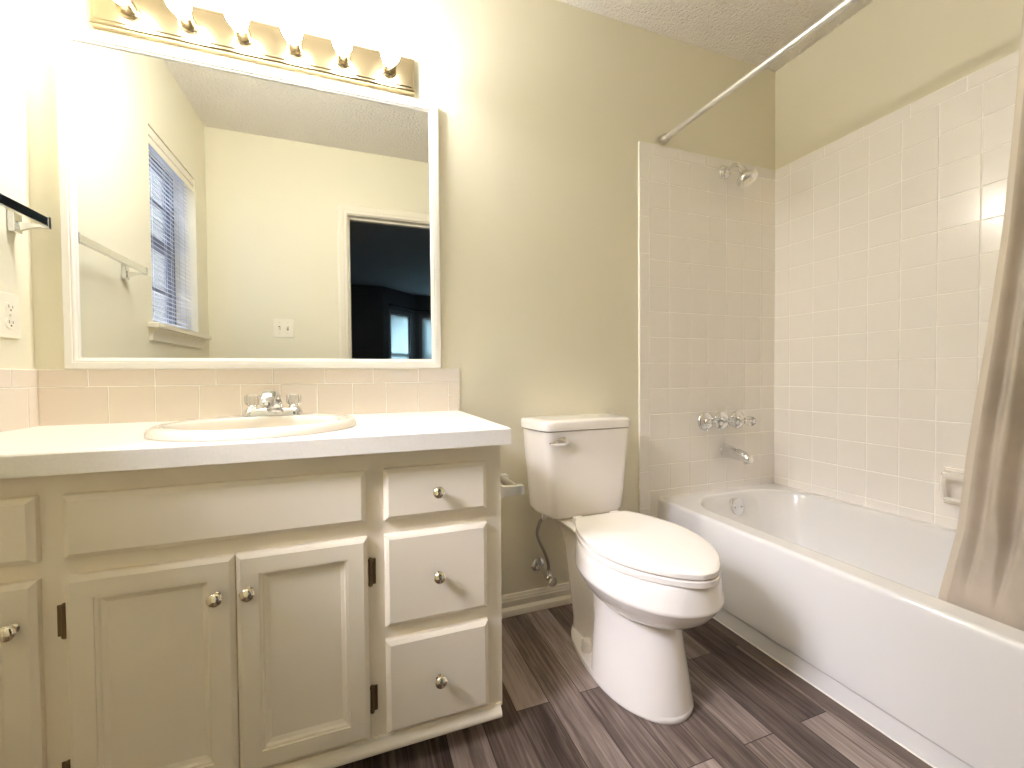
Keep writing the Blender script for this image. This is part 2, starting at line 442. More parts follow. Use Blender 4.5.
# ------------------------------------------------------------------ bathroom window (in the left wall, seen in the mirror)
win = empty('window_1', 'bathroom window with dark frame, white sill and apron', 'window', (XL, (W0 + W1) / 2, WZ0), kind='structure')
cy, cz = (W0 + W1) / 2, WZ0
def wl(bm): return off(bm, (-XL, -cy, -cz))
fx0, fx1 = XL - .135, XL - .10
bm = B()
for a in (box,):
    a(bm, fx0, fx1, W0, W0 + .035, WZ0, WZ1); a(bm, fx0, fx1, W1 - .035, W1, WZ0, WZ1)
    a(bm, fx0, fx1, W0 + .035, W1 - .035, WZ0, WZ0 + .04); a(bm, fx0, fx1, W0 + .035, W1 - .035, WZ1 - .035, WZ1)
    a(bm, fx0, fx1 + .012, W0 + .035, W1 - .035, 1.572, 1.612)
    a(bm, fx0 + .01, fx1 - .01, cy - .009, cy + .009, WZ0 + .04, 1.572)
    a(bm, fx0 + .01, fx1 - .01, cy - .009, cy + .009, 1.612, WZ1 - .035)
    a(bm, fx0 + .01, fx1 - .01, W0 + .035, W1 - .035, 1.36, 1.376)
    a(bm, fx0 + .01, fx1 - .01, W0 + .035, W1 - .035, 1.79, 1.806)
obj('window_frame', wl(bm), M_winframe, win)
bm = B(); box(bm, fx0 + .015, fx0 + .018, W0 + .03, W1 - .03, WZ0 + .03, WZ1 - .03); obj('window_pane', wl(bm), M_glass, win)
bm = B(); box(bm, XL - .10, XL + .045, W0 + .0005, W1 - .0005, WZ0 - .0, WZ0 + .006)
box(bm, XL + .0005, XL + .045, W0 - .060, W1 + .060, WZ0 - .016, WZ0 + .006, .004)
obj('window_sill', wl(bm), M_trim, win)
AP = [(0, 0), (.010, 0), (.013, .006), (.013, .030), (.020, .040), (.026, .048), (.026, .052), (0, .052)]
bm = B(); sweep_prof(bm, AP, (XL, W0 - .035, WZ0 - .069), (XL, W1 + .040, WZ0 - .069), (1, 0, 0)); obj('window_apron', wl(bm), M_trim, win)

bl = empty('window_blind', 'white horizontal slat blind in the bathroom window', 'window blind', (XL - .035, cy, WZ0 + .008))
def bl_(bm): return off(bm, (-(XL - .035), -cy, -(WZ0 + .008)))
bm = B(); box(bm, XL - .062, XL - .012, W0 + .006, W1 - .006, WZ1 - .032, WZ1 - .002, .003); obj('headrail', bl_(bm), M_blind, bl)
bm = B()
box(bm, XL - .010, XL - .004, W0 + .004, W1 - .004, WZ1 - .040, WZ1 - .003, .002)
box(bm, XL - .010, XL - .0055, W0 + .004, W1 - .004, WZ1 - .075, WZ1 - .044, .002)
obj('valance', bl_(bm), M_trim, bl)
bm = B(); z = WZ0 + .035; sl = W0 + .012, W1 - .012
while z < WZ1 - .05:
    rings = []
    for yy in sl:
        r = []
        for k in range(5):
            t = k / 4 - .5
            r.append((XL - .035 + t * .0204, yy, z + .0020 * (1 - 4 * t * t) - t * .0127))
        for k in range(4, -1, -1):
            t = k / 4 - .5
            r.append((XL - .035 + t * .0204, yy, z + .0020 * (1 - 4 * t * t) - t * .0127 - .0007))
        rings.append(r)
    loft(bm, rings); z += .0212
obj('slats', bl_(bm), M_blind, bl)
bm = B(); box(bm, XL - .047, XL - .023, sl[0], sl[1], WZ0 + .010, WZ0 + .026, .003); obj('bottom_rail', bl_(bm), M_blind, bl)
bm = B()
for yy in (W0 + .10, cy - .02, cy + .0, W1 - .08):
    for xx in (XL - .0475, XL - .0225): box(bm, xx - .0006, xx + .0006, yy - .0012, yy + .0012, WZ0 + .02, WZ1 - .03)
obj('ladder_cord', bl_(bm), M_blind, bl)

# ------------------------------------------------------------------ doorway trim
dr = empty('door_1', 'cream moulded door casing around the open doorway, seen in the mirror', 'door frame', ((DX0 + DX1) / 2, YF, 0), kind='structure')
dx = (DX0 + DX1) / 2
CP = [(0, 0), (0, .009), (.006, .013), (.020, .013), (.026, .016), (.046, .018), (.054, .016), (.062, .011), (.062, 0)]   # (away from opening, out)
bm = B()
rings = []
for (px, pz, ox, oz) in ((DX0 + .012, 0, -1, 0), (DX0 + .012, DZ - .012, -1, 1), (DX1 - .012, DZ - .012, 1, 1), (DX1 - .012, 0, 1, 0)):
    rings.append([(px + ox * a, YF + b, pz + oz * a) for a, b in CP])
loft(bm, rings)
obj('door_casing', off(bm, (-dx, -YF, 0)), M_trim, dr, 25)
bm = B()
box(bm, DX0 - .003, DX0 + .014, YF - .115, YF, 0, DZ); box(bm, DX1 - .014, DX1 + .003, YF - .115, YF, 0, DZ)
box(bm, DX0 + .014, DX1 - .014, YF - .115, YF, DZ - .016, DZ + .003)
box(bm, DX0 + .014, DX0 + .025, YF - .085, YF - .050, 0, DZ - .016); box(bm, DX1 - .025, DX1 - .014, YF - .085, YF - .050, 0, DZ - .016)
box(bm, DX0 + .025, DX1 - .025, YF - .085, YF - .050, DZ - .027, DZ - .016)
obj('door_jamb', off(bm, (-dx, -YF, 0)), M_trim, dr)

# ------------------------------------------------------------------ dim bedroom beyond the doorway (seen in the mirror)
YB = YF - .115
G = .016
A = (.41, -(5.78 - G)); Bp = (1.0, -(6.38 - G)); YC = Bp[1]
bx0, bx1 = -3.0, 3.9
Dp = (2.30, YC); Ep = (2.90, A[1])
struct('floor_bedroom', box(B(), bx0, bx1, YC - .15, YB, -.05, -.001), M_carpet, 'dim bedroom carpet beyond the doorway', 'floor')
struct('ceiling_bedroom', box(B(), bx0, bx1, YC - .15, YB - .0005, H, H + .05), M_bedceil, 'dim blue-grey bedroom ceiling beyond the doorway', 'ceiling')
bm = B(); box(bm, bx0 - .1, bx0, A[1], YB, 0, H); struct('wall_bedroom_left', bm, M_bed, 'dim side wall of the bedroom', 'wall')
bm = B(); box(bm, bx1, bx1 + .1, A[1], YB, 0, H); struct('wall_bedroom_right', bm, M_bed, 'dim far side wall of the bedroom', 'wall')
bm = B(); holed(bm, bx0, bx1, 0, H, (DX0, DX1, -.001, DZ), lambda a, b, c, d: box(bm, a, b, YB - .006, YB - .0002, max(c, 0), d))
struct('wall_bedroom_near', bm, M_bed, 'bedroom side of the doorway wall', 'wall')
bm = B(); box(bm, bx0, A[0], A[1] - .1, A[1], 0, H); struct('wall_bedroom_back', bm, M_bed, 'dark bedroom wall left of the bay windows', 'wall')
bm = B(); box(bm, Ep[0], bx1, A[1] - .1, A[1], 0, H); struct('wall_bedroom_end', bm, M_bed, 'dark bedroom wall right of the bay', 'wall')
def bay(nm, n, p, q, s0, s1, label, wlabel):
    """wall from p to q (xy), window between distances s0,s1 along it"""
    p, q = Vector((*p, 0)), Vector((*q, 0)); L = (q - p).length; d = (q - p) / L
    out = Vector((d.y, -d.x, 0))
    if out.y > 0: out = -out
    R_ = Matrix((( d.x, out.x, 0, p.x), (d.y, out.y, 0, p.y), (0, 0, 1, 0), (0, 0, 0, 1)))
    z0, z1 = .62, 2.0
    bm = B(); holed(bm, 0, L, 0, H, (s0, s1, z0, z1), lambda a, b, c, dd: box(bm, a, b, 0, .1, c, dd))
    bmesh.ops.transform(bm, matrix=R_, verts=bm.verts); struct(nm, bm, M_bed, label, 'wall')
    wn = empty('window_%d' % n, wlabel, 'window', R_ @ Vector(((s0 + s1) / 2, .05, z0)), kind='structure')
    inv = Matrix.Translation(-wn.location) @ R_
    bm = B()
    box(bm, s0, s0 + .03, .05, .09, z0, z1); box(bm, s1 - .03, s1, .05, .09, z0, z1)
    box(bm, s0 + .03, s1 - .03, .05, .09, z0, z0 + .03); box(bm, s0 + .03, s1 - .03, .05, .09, z1 - .03, z1); box(bm, s0 + .03, s1 - .03, .05, .09, 1.29, 1.33)
    bmesh.ops.transform(bm, matrix=inv, verts=bm.verts); obj('window_frame', bm, M_bedtrim, wn)
    bm = B(); box(bm, s0 + .02, s1 - .02, .07, .073, z0 + .02, z1 - .02)
    bmesh.ops.transform(bm, matrix=inv, verts=bm.verts); obj('window_pane', bm, M_glass, wn)
    # casing
    bm = B(); cp = [(0, 0), (0, .012), (.05, .016), (.05, 0)]
    rings = []
    for (px, pz, ox, oz) in ((s0, z0, -1, -1), (s0, z1, -1, 1), (s1, z1, 1, 1), (s1, z0, 1, -1), (s0, z0, -1, -1)):
        rings.append([(px + ox * a, -b, pz + oz * a) for a, b in cp])
    loft(bm, rings, False, False)
    bmesh.ops.transform(bm, matrix=inv, verts=bm.verts); obj('window_casing', bm, M_bedtrim, wn)
    return R_, s0, s1, z0, z1
b1 = bay('wall_bay_angled', 2, A, Bp, .165, .69, 'angled bay wall of the dim bedroom', 'bright bay window on the angled wall, seen through the doorway in the mirror')
b2 = bay('wall_bay_back', 3, Bp, Dp, .115, 1.1, 'back wall of the bedroom bay', 'bright bay window at the right, cut off by the mirror frame')
b3 = bay('wall_bay_far', 4, Dp, Ep, .17, .68, 'far angled wall of the bedroom bay', 'bay window on the far angled bay wall, outside the mirror view')
def shade(bq, label):
    R_, s0, s1, z0, z1 = bq
    t = empty('roller_blind', label, 'roller blind', R_ @ Vector(((s0 + s1) / 2, .03, z1)), group=None)
    inv = Matrix.Translation(-t.location) @ R_
    bm = B(); box(bm, s0 + .004, s1 - .004, .030, .0325, z0 + .004, z1 - .03)
    bmesh.ops.transform(bm, matrix=inv, verts=bm.verts); obj('shade_cloth', bm, M_shade, t)
    bm = B(); tube(bm, [(s0 + .002, .03, z1 - .016), (s1 - .002, .03, z1 - .016)], .014, 10)
    bmesh.ops.transform(bm, matrix=inv, verts=bm.verts); obj('roller', bm, M_bedshade_rail, t)
shade(b1, 'pale sheer shade glowing with daylight on the angled bay window')
shade(b2, 'pale sheer shade on the bay window beside the mirror frame')
shade(b3, 'pale sheer shade on the far bay window')
bm = B(); zr_ = 2.115
inn = lambda v, d: Vector(v) + Vector(d)
pr = [(.515, -5.80, zr_), (1.04, -6.315, zr_), (2.26, -6.315, zr_), (2.78, -5.80, zr_)]
tube(bm, [pr[0], (.99, -6.262, zr_), (1.06, -6.312, zr_), (1.2, -6.315, zr_), (2.1, -6.315, zr_), (2.3, -6.27, zr_), pr[3]], .011, 10)
cr = empty('curtain_rod', 'thin black curtain rod above the bedroom bay windows', 'curtain rod', pr[0])
o_ = Vector(pr[0])
obj('rod', off(bm, -o_), M_black, cr)
for p_ in (pr[0], pr[3]):
    bm = B(); lathe(bm, Vector(p_) - o_, (0, 0, 1), [(-.02, .001), (-.016, .014), (0, .02), (.016, .014), (.02, .001)], 12); obj('finial', bm, M_black, cr)
for q_ in ((.52, .54, -5.90, -5.80), (1.6, 1.62, -6.37, -6.30)):
    bm = B(); box(bm, *q_, zr_ - .012, zr_ + .012); obj('rod_bracket', off(bm, -o_), M_black, cr)
struct('ground_outside', box(B(), -14, 14, -22, 8, -.4, -.3), M_ground, 'ground outside the house', 'ground')

# ------------------------------------------------------------------ vanity cabinet
VX0, VX1, VY = XL + .001, .337, -.514
van = empty('vanity_cabinet', 'cream painted bathroom vanity cabinet with drawers and panelled doors', 'vanity cabinet', (-.24, -.26, 0))
VO = (.24, .26, 0)
def vo(bm): return off(bm, VO)
bm = B()
# open-topped carcass, the sink bowl hangs inside it
rc = lambda i, z, fy=.02: [(VX0 + i, VY + (fy if i else 0), z), (VX1 - i, VY + (fy if i else 0), z), (VX1 - i, -.001 - i, z), (VX0 + i, -.001 - i, z)]
loft(bm, [rc(0, .073), rc(0, .753), rc(.016, .753), rc(.016, .09)])
obj('cabinet_body', vo(bm), M_cab, van)
bm = B(); sweep_prof(bm, [(0, 0), (.006, 0), (.016, .004), (.018, .010), (.016, .018), (.008, .026), (.006, .034), (0, .034)], (VX0, VY, .050), (VX1 - .006, VY, .050), (0, -1, 0))
box(bm, VX0, VX1 - .006, VY - .0, VY + .02, .050, .0735)
obj('base_moulding', vo(bm), M_cab, van)
bm = B(); box(bm, VX0, VX1 - .02, -.455, -.44, 0, .0735); box(bm, VX1 - .035, VX1 - .02, -.44, -.001, 0, .0735); obj('toe_kick', vo(bm), M_cab, van)
F0 = VY
DRW = [(0, 0), (0, -.012), (.002, -.0140), (.0095, -.0185), (.010, -.019)]
DOOR = [(0, 0), (0, -.012), (.002, -.0140), (.0085, -.0185), (.009, -.019), (.042, -.019), (.0425, -.0155), (.0475, -.0150), (.050, -.0105), (.056, -.0085), (.058, -.0072)]
KN = [(0, .009), (.002, .009), (.004, .006), (.011, .0055), (.014, .010), (.017, .0135), (.021, .0145), (.0245, .0125), (.027, .008), (.028, .0005)]
def knob(par, x, z, pofs, label=None):
    bm = B(); lathe(bm, (x - pofs[0], -.0185 + F0 - pofs[1], z - pofs[2]), (0, -1, 0), KN, 28)
    o = obj('knob', bm, M_knob, par, 40)
    if label: o['label'] = label
def front(name, x0, x1, z0, z1, prof, kn=None):
    cx, cz_ = (x0 + x1) / 2, (z0 + z1) / 2
    bm = B(); panel(bm, x0 - cx, x1 - cx, z0 - cz_, z1 - cz_, [(i, y - .0002) for i, y in prof])
    o = obj(name, bm, M_cab, van, 20); o.location = (cx + .24, F0 + .26, cz_)
    if kn: knob(o, kn[0], kn[1], (cx, F0, cz_))
    return o, (cx, F0, cz_)
front('drawer', .051, .296, .590, .709, DRW, (.1735, .649))
front('drawer', .051, .296, .343, .556, DRW, (.1735, .448))
front('drawer', .051, .297, .093, .310, DRW, (.1735, .199))
front('false_drawer_front', -.512, .0125, .590, .708, DRW)
front('drawer', -.815, -.550, .590, .709, DRW)
HG = (.145, .211), (.440, .507)
def door(x0, x1, kx, hx):
    o, c = front('door', x0, x1, .095, .557, DOOR, (kx, .481))
    if hx:
        for z0, z1 in HG:
            bm = B()
            sgn = 1 if hx > (x0 + x1) / 2 else -1
            box(bm, min(hx, hx + sgn * .012) , max(hx, hx + sgn * .012), -.0035, -.0002, z0 + .004, z1 - .004, .0012)
            lathe(bm, (hx, -.006, z0), (0, 0, 1), [(0, .002), (.003, .0048), (.008, .0052), (.009, .0042), (z1 - z0 - .009, .0042), (z1 - z0 - .008, .0052), (z1 - z0 - .003, .0048), (z1 - z0, .002)], 12)
            off(bm, (-c[0], 0, -c[2]))
            h_ = obj('hinge', bm, M_hinge, o)
door(-.512, -.2440, -.274, -.5175)
door(-.2420, .0145, -.218, .0200)
door(-.815, -.551, -.580, None)

# counter
bm = B(); cx0, cx1, cy0 = XL + .0005, .349, -.565
SX, SY, SA, SB = -.229, -.322, .223, .213
# slab with sink cut-out: outer rectangle loft to inner ellipse
n = 64
def sup(cx, cy, ax, by, z, ex=2.0, n=64):
    out = []
    for i in range(n):
        a = 2 * pi * i / n; c, s = math.cos(a), math.sin(a)
        out.append((cx + ax * abs(c) ** (2 / ex) * (1 if c >= 0 else -1), cy + by * abs(s) ** (2 / ex) * (1 if s >= 0 else -1), z))
    return out
def rectray(cx, cy, x0, x1, y0, y1, z, n=64):
    """n points of a rectangle around (cx,cy), by angle, with the corners hit exactly"""
    out = []
    for i in range(n):
        a = 2 * pi * i / n; c, s = math.cos(a), math.sin(a)
        t = 1e9
        if c > 1e-9: t = min(t, (x1 - cx) / c)
        if c < -1e-9: t = min(t, (x0 - cx) / c)
        if s > 1e-9: t = min(t, (y1 - cy) / s)
        if s < -1e-9: t = min(t, (y0 - cy) / s)
        out.append([cx + c * t, cy + s * t, z])
    for X in (x0, x1):
        for Y in (y0, y1):
            k = min(range(n), key=lambda i: (out[i][0] - X) ** 2 + (out[i][1] - Y) ** 2)
            out[k][0] = X; out[k][1] = Y
    return out
hole = .90
rr = lambda z, i=0: rectray(SX, SY, cx0 + i, cx1 - i, cy0 + i, -.0003 - i, z, 96)
loft(bm, [sup(SX, SY, SA * hole, SB * hole, .7535, 2, 96), rr(.7535), rr(.7905), rr(.7935, .003), sup(SX, SY, SA * hole, SB * hole, .7935, 2, 96), sup(SX, SY, SA * hole, SB * hole, .7535, 2, 96)], False, False)
bmesh.ops.remove_doubles(bm, verts=bm.verts, dist=1e-5)
ct = obj('countertop', bm, M_counter); tag(ct, 'off-white laminate countertop with square front edge on the vanity', 'countertop')
# sink
bm = B()
R_ = lambda s, z, ex=2.05, dy=0: sup(SX, SY + dy, SA * s, SB * s, z, ex, 72)
def basin(a, b, z, dy): return sup(SX, SY + dy, a, b, z, 2.1, 72)
rings = [R_(.97, .7938), R_(1.0, .7945), R_(1.003, .800), R_(.985, .8085), R_(.95, .813), R_(.90, .8145),
         basin(.188, .150, .8135, -.030), basin(.182, .144, .810, -.030), basin(.176, .138, .798, -.030), basin(.160, .122, .74, -.03), basin(.115, .085, .69, -.028), basin(.05, .04, .667, -.025), basin(.022, .022, .664, -.02)]
loft(bm, rings, False, True)
# underside shell so the bowl has thickness
sk = empty('sink', 'bone oval drop-in sink set into the white countertop', 'sink', (SX, SY, .7935))
so = (-SX, -SY, -.7935)
obj('sink_bowl', off(bm, so), M_sink, sk, 60)
bm = B(); lathe(bm, (SX, SY - .02, .6645), (0, 0, 1), [(0, .024), (.002, .0235), (.003, .020), (.0015, .012), (.0015, .001)], 24); obj('drain', off(bm, so), M_chrome, sk)
# faucet
FX, FY, FZ = -.228, -.165, .8146
fa = empty('faucet', 'chrome bathroom faucet with clear acrylic handles on the sink', 'faucet', (FX, FY, FZ))
bm = B()
loft(bm, [rrect(-.076, .076, -.027, .027, .026, 0), rrect(-.076, .076, -.027, .027, .026, .007), rrect(-.072, .072, -.024, .024, .023, .013), rrect(-.060, .060, -.020, .020, .019, .018), rrect(-.03, .03, -.016, .016, .015, .021)])
obj('base', bm, M_chrome, fa, 40)
bm = B()
sp = [((0, .004, .004), .029, .026), ((0, .003, .018), .026, .023), ((0, -.001, .034), .0235, .020), ((0, -.015, .050), .022, .017), ((0, -.038, .058), .021, .0155), ((0, -.062, .057), .0205, .015), ((0, -.080, .049), .020, .0145), ((0, -.088, .036), .019, .0135), ((0, -.089, .030), .018, .0125)]
rings = []
for i, (p, rx, rz) in enumerate(sp):
    p = Vector(p); d = (Vector(sp[min(i + 1, 8)][0]) - Vector(sp[max(i - 1, 0)][0])).normalized()
    u = Vector((1, 0, 0)); v = d.cross(u)
    rings.append([p + u * rx * math.cos(2 * pi * k / 20) + v * rz * math.sin(2 * pi * k / 20) for k in range(20)])
loft(bm, rings)
lathe(bm, (0, -.089, .031), (0, 0, -1), [(0, .010), (.005, .010), (.006, .0085), (.002, .0075)], 16)
obj('spout', bm, M_chrome, fa, 50)
for sx_ in (-1, 1):
    bm = B(); lathe(bm, (sx_ * .052, 0, .008), (0, 0, 1), [(0, .021), (.008, .020), (.012, .015), (.018, .013), (.020, .011)], 24)
    h_ = obj('handle_stem', bm, M_chrome, fa, 40)
    bm = B()
    rings = []
    for z_, r_ in ((.020, .012), (.023, .017), (.029, .0195), (.044, .0195), (.049, .017), (.051, .010)):
        rings.append([((r_ * (1 - .10 * (i % 2))) * math.cos(2 * pi * i / 20), (r_ * (1 - .10 * (i % 2))) * math.sin(2 * pi * i / 20), z_) for i in range(20)])
    loft(bm, rings); off(bm, (sx_ * .052, 0, .008))
    obj('handle', bm, M_acryl, fa, 20)['label'] = 'clear fluted acrylic handle'

# ------------------------------------------------------------------ mirror
MX0, MX1, MZ0, MZ1 = -.757, .281, .949, 1.885
mi = empty('mirror', 'large white framed wall mirror above the sink', 'mirror', ((MX0 + MX1) / 2, 0, MZ0))
mo = (-(MX0 + MX1) / 2, 0, -MZ0)
bm = B()
prof = [(0, -.0005), (0, -.019), (.002, -.0215), (.017, -.0215), (.0185, -.0195), (.022, -.0205), (.025, -.0195), (.027, -.0155), (.0305, -.0145), (.032, -.0105), (.032, -.0005)]
rings = [[(MX0 + i, y, MZ0 + i), (MX1 - i, y, MZ0 + i), (MX1 - i, y, MZ1 - i), (MX0 + i, y, MZ1 - i)] for i, y in prof]
loft(bm, rings, False, False)
obj('frame', off(bm, mo), M_white, mi, 20)
bm = B(); box(bm, MX0 + .025, MX1 - .025, -.009, -.002, MZ0 + .025, MZ1 - .025); obj('mirror_glass', off(bm, mo), M_mirror, mi)

# ------------------------------------------------------------------ vanity light bar
LX0, LX1, LZ0, LZ1 = -.681, .200, 1.903, 2.017
li = empty('vanity_light', 'pale brass light bar with six lit bulbs above the mirror', 'light fixture', ((LX0 + LX1) / 2, 0, LZ0))
lo = (-(LX0 + LX1) / 2, 0, -LZ0)
bm = B(); panel(bm, LX0, LX1, LZ0, LZ1, [(0, -.0005), (0, -.024), (.004, -.028), (.010, -.0285), (.013, -.031)])
obj('back_plate', off(bm, lo), M_brass, li, 20)
for bx in (-.590, -.450, -.311, -.170, -.030, .113):
    zc_ = 1.957
    bm = B(); lathe(bm, (bx, -.031, zc_), (0, -1, 0), [(0, .026), (.003, .026), (.006, .0225), (.036, .021), (.038, .0185), (.034, .017)], 28)
    s_ = obj('socket', off(bm, lo), M_brass, li, 40)
    bm = B(); lathe(bm, (bx, -.064, zc_), (0, -1, 0), [(0, .013), (.008, .014), (.018, .021), (.030, .0275), (.042, .0295), (.054, .0275), (.064, .021), (.071, .012), (.0735, .0005)], 28)
    obj('bulb', off(bm, lo), M_bulb, li, 60)

# ------------------------------------------------------------------ left wall: towel bar, outlet
TX = XL + .074
tb = empty('towel_bar', 'square chrome towel bar on the left wall near the mirror', 'towel bar', (XL, -.28, 1.33))
to = (-XL, .28, -1.33)
bm = B(); box(bm, TX - .010, TX + .002, -.488, -.074, 1.319, 1.343, .0015); obj('bar', off(bm, to), M_chrome, tb)
for yy in (-.074, -.488):
    bm = B()
    s = 1 if yy > -.2 else -1
    y0, y1 = sorted((yy, yy + s * .008))
    box(bm, TX - .012, TX + .003, y0 - .003, y1 + .001, 1.3145, 1.3455, .001)
    # swooping arm from the wall post out to the bar end
    rings = []
    for t in range(9):
        t /= 8
        x = XL + .012 + t * (TX - XL - .012)
        zl = 1.300 + .0165 * (1 - (1 - t) ** 2.2); zh = 1.326 - .004 * t
        rings.append([(x, y0 - .002, zl), (x, y1, zl), (x, y1, max(zh, zl + .003)), (x, y0 - .002, max(zh, zl + .003))])
    loft(bm, rings)
    box(bm, XL + .0005, XL + .016, y0 - .012, y1 + .008, 1.297, 1.362, .003)
    obj('post', off(bm, to), M_chrome, tb)
ou = empty('electrical_outlet', 'ivory double electrical outlet on the left wall above the counter', 'outlet', (XL, -.094, 1.083))
bm = B(); box(bm, .0003, .006, -.035, .035, -.057, .057, .003); obj('cover_plate', bm, M_plate, ou)
for s in (-1, 1):
    bm = B(); loft(bm, [[(.0055, y, z + s * .0195) for y, z, _ in sup(0, 0, .0165, .0145, 0, 2.6, 28)], [(.0078, y, z + s * .0195) for y, z, _ in sup(0, 0, .0155, .0135, 0, 2.6, 28)]])
    r_ = obj('receptacle', bm, M_plate, ou)
    bm = B(); z0 = s * .0195
    box(bm, .0072, .0082, -.0075, -.0055, z0 - .001, z0 + .007); box(bm, .0072, .0082, .0050, .0070, z0 - .001, z0 + .006)
    lathe(bm, (.0072, 0, z0 - .0065), (1, 0, 0), [(0, .0024), (.001, .0024)], 12)
    obj('slots', bm, M_dark, r_)
bm = B(); lathe(bm, (.0058, 0, 0), (1, 0, 0), [(0, .003), (.001, .0026), (.0012, .0004)], 12); obj('screw', bm, M_nickel, ou)
# light switch on the front wall
sw = empty('light_switch', 'ivory double toggle light switch beside the doorway', 'light switch', (-.432, YF, 1.227))
bm = B(); box(bm, -.058, .058, .0003, .006, -.057, .057, .003); obj('cover_plate', bm, M_plate, sw)
for s in (-1, 1):
    bm = B(); box(bm, s * .023 - .005, s * .023 + .005, .0058, .0066, -.0125, .0125)
    t_ = obj('toggle_slot', bm, M_dark, sw)
    bm = B(); loft(bm, [[(s * .023 + a * .0042, .0062, b * .009 + s * .002) for a, b in ((-1, -1), (1, -1), (1, 1), (-1, 1))], [(s * .023 + a * .003, .018, b * .004 + s * .009) for a, b in ((-1, -1), (1, -1), (1, 1), (-1, 1))]])
    obj('toggle', bm, M_plate, sw)
    for z in (-.034, .034):
        bm = B(); lathe(bm, (s * .023, .0058, z), (0, 1, 0), [(0, .003), (.001, .0026), (.0012, .0003)], 10); obj('screw', bm, M_nickel, sw)

# ------------------------------------------------------------------ toilet paper holder on the vanity side
tp = empty('toilet_paper_holder', 'empty chrome toilet paper holder on the vanity side', 'toilet paper holder', (VX1, -.385, .607))
for yy in (-.449, -.315):
    bm = B()
    loft(bm, [[(x, yy + .385 + a * w_, b * h_) for a, b in ((-1, -1), (1, -1), (1, 1), (-1, 1))] for x, w_, h_ in ((-.001, .016, .032), (.004, .016, .032), (.010, .010, .022), (.030, .008, .013), (.066, .008, .011), (.072, .011, .012), (.086, .011, .012), (.088, .009, .010))])
    obj('post', bm, M_satin, tp, 30)
bm = B(); lathe(bm, (.066, -.070 + .004, .002), (0, 1, 0), [(0, .006), (.006, .006), (.007, .012), (.060, .012), (.062, .0105), (.126, .0105), (.127, .006), (.133, .006)], 20)
obj('roller', bm, M_nickel, tp, 40)

# ------------------------------------------------------------------ toilet
TO = Vector((.7755, 0, 0)); TR = 0.02
to_ = empty('toilet', 'white two-piece toilet with closed lid between the vanity and the bathtub', 'toilet', TO, TR)
def egg(yb, yf, hw, z, n=56, rex=2.6, cx=0, split=.46):
    yc = yb + (yf - yb) * split; out = []
    for i in range(n):
        a = 2 * pi * i / n; c, s = math.cos(a), math.sin(a)
        ex = rex if s > 0 else 2.0
        X = hw * abs(c) ** (2 / ex) * (1 if c >= 0 else -1)
        Y = abs(s) ** (2 / ex) * ((yb - yc) if s > 0 else (yf - yc))
        out.append((cx + X, yc + Y, z))
    return out
bm = B()
# foot flange
loft(bm, [egg(-.155, -.652, .128, .0, rex=2.3, split=.60), egg(-.155, -.655, .130, .008, rex=2.3, split=.6), egg(-.158, -.653, .128, .018, rex=2.3, split=.6), egg(-.17, -.645, .114, .025, rex=2.3, split=.6), egg(-.20, -.61, .09, .027, rex=2.3, split=.6)])
# front pedestal
loft(bm, [egg(-.385, -.654, .1295, .007, rex=5, split=.30), egg(-.382, -.650, .126, .03, rex=5, split=.30), egg(-.375, -.640, .117, .10, rex=5, split=.30),
          egg(-.365, -.629, .107, .17, rex=4.5, split=.32), egg(-.35, -.622, .104, .22, rex=4, split=.34), egg(-.335, -.622, .106, .255, rex=3.5, split=.36), egg(-.30, -.62, .108, .29, rex=3, split=.4)])
# bowl
loft(bm, [egg(-.34, -.600, .09, .240, rex=2.1, split=.5), egg(-.31, -.645, .115, .250, rex=2.1, split=.5), egg(-.285, -.685, .138, .271, rex=2.1, split=.5), egg(-.262, -.715, .156, .295, rex=2.1, split=.5), egg(-.25, -.731, .168, .317, rex=2.1, split=.5), egg(-.245, -.739, .1745, .330, rex=2.1, split=.5),
          egg(-.244, -.743, .176, .335, rex=2.1, split=.5), egg(-.244, -.742, .1755, .342, rex=2.1, split=.5), egg(-.246, -.737, .172, .372, rex=2.1, split=.5), egg(-.25, -.733, .169, .396, rex=2.1, split=.5), egg(-.255, -.724, .163, .402, rex=2.1, split=.5)])
# rear trapway column and tank deck
def sec(z, yb, yf, hw, r=.03): return rrect(-hw, hw, yf, yb, min(r, hw * .9), z, 6)
loft(bm, [sec(.015, -.17, -.42, .074, .05), sec(.06, -.165, -.42, .070, .05), sec(.11, -.155, -.40, .072, .05), sec(.18, -.145, -.39, .076, .05), sec(.245, -.135, -.38, .080, .05), sec(.30, -.12, -.37, .079, .05), sec(.345, -.095, -.36, .081, .045), sec(.372, -.07, -.34, .090, .04), sec(.390, -.055, -.32, .106, .03), sec(.400, -.05, -.285, .109, .03), sec(.4035, -.054, -.27, .105, .03)])
obj('bowl', bm, M_cer, to_, 50)
for s in (-1, 1):
    bm = B(); lathe(bm, (s * .094, -.335, .024), (0, 0, 1), [(0, .019), (.006, .019), (.030, .0165), (.036, .012), (.038, .001)], 20); obj('bolt_cap', bm, M_seat, to_, 40)
def lidring(z, d, n=64):
    tab = [(-.272 - d, .001), (-.272 - d, .088 - d), (-.280, .100 - d), (-.305, .119 - d), (-.36, .1445 - d), (-.43, .165 - d), (-.49, .1715 - d), (-.55, .166 - d), (-.605, .149 - d), (-.655, .121 - d), (-.697, .087 - d), (-.729 + d, .050 - d), (-.7445 + d, .020), (-.7465 + d, .001)]
    pts = spline([(h, y, z) for y, h in tab[2:]], 5)
    right = [Vector((h, y, z)) for y, h in tab[1:2]] + pts
    left = [Vector((-p.x, p.y, p.z)) for p in reversed(right[:-1])]
    return [tuple(p) for p in right + left]
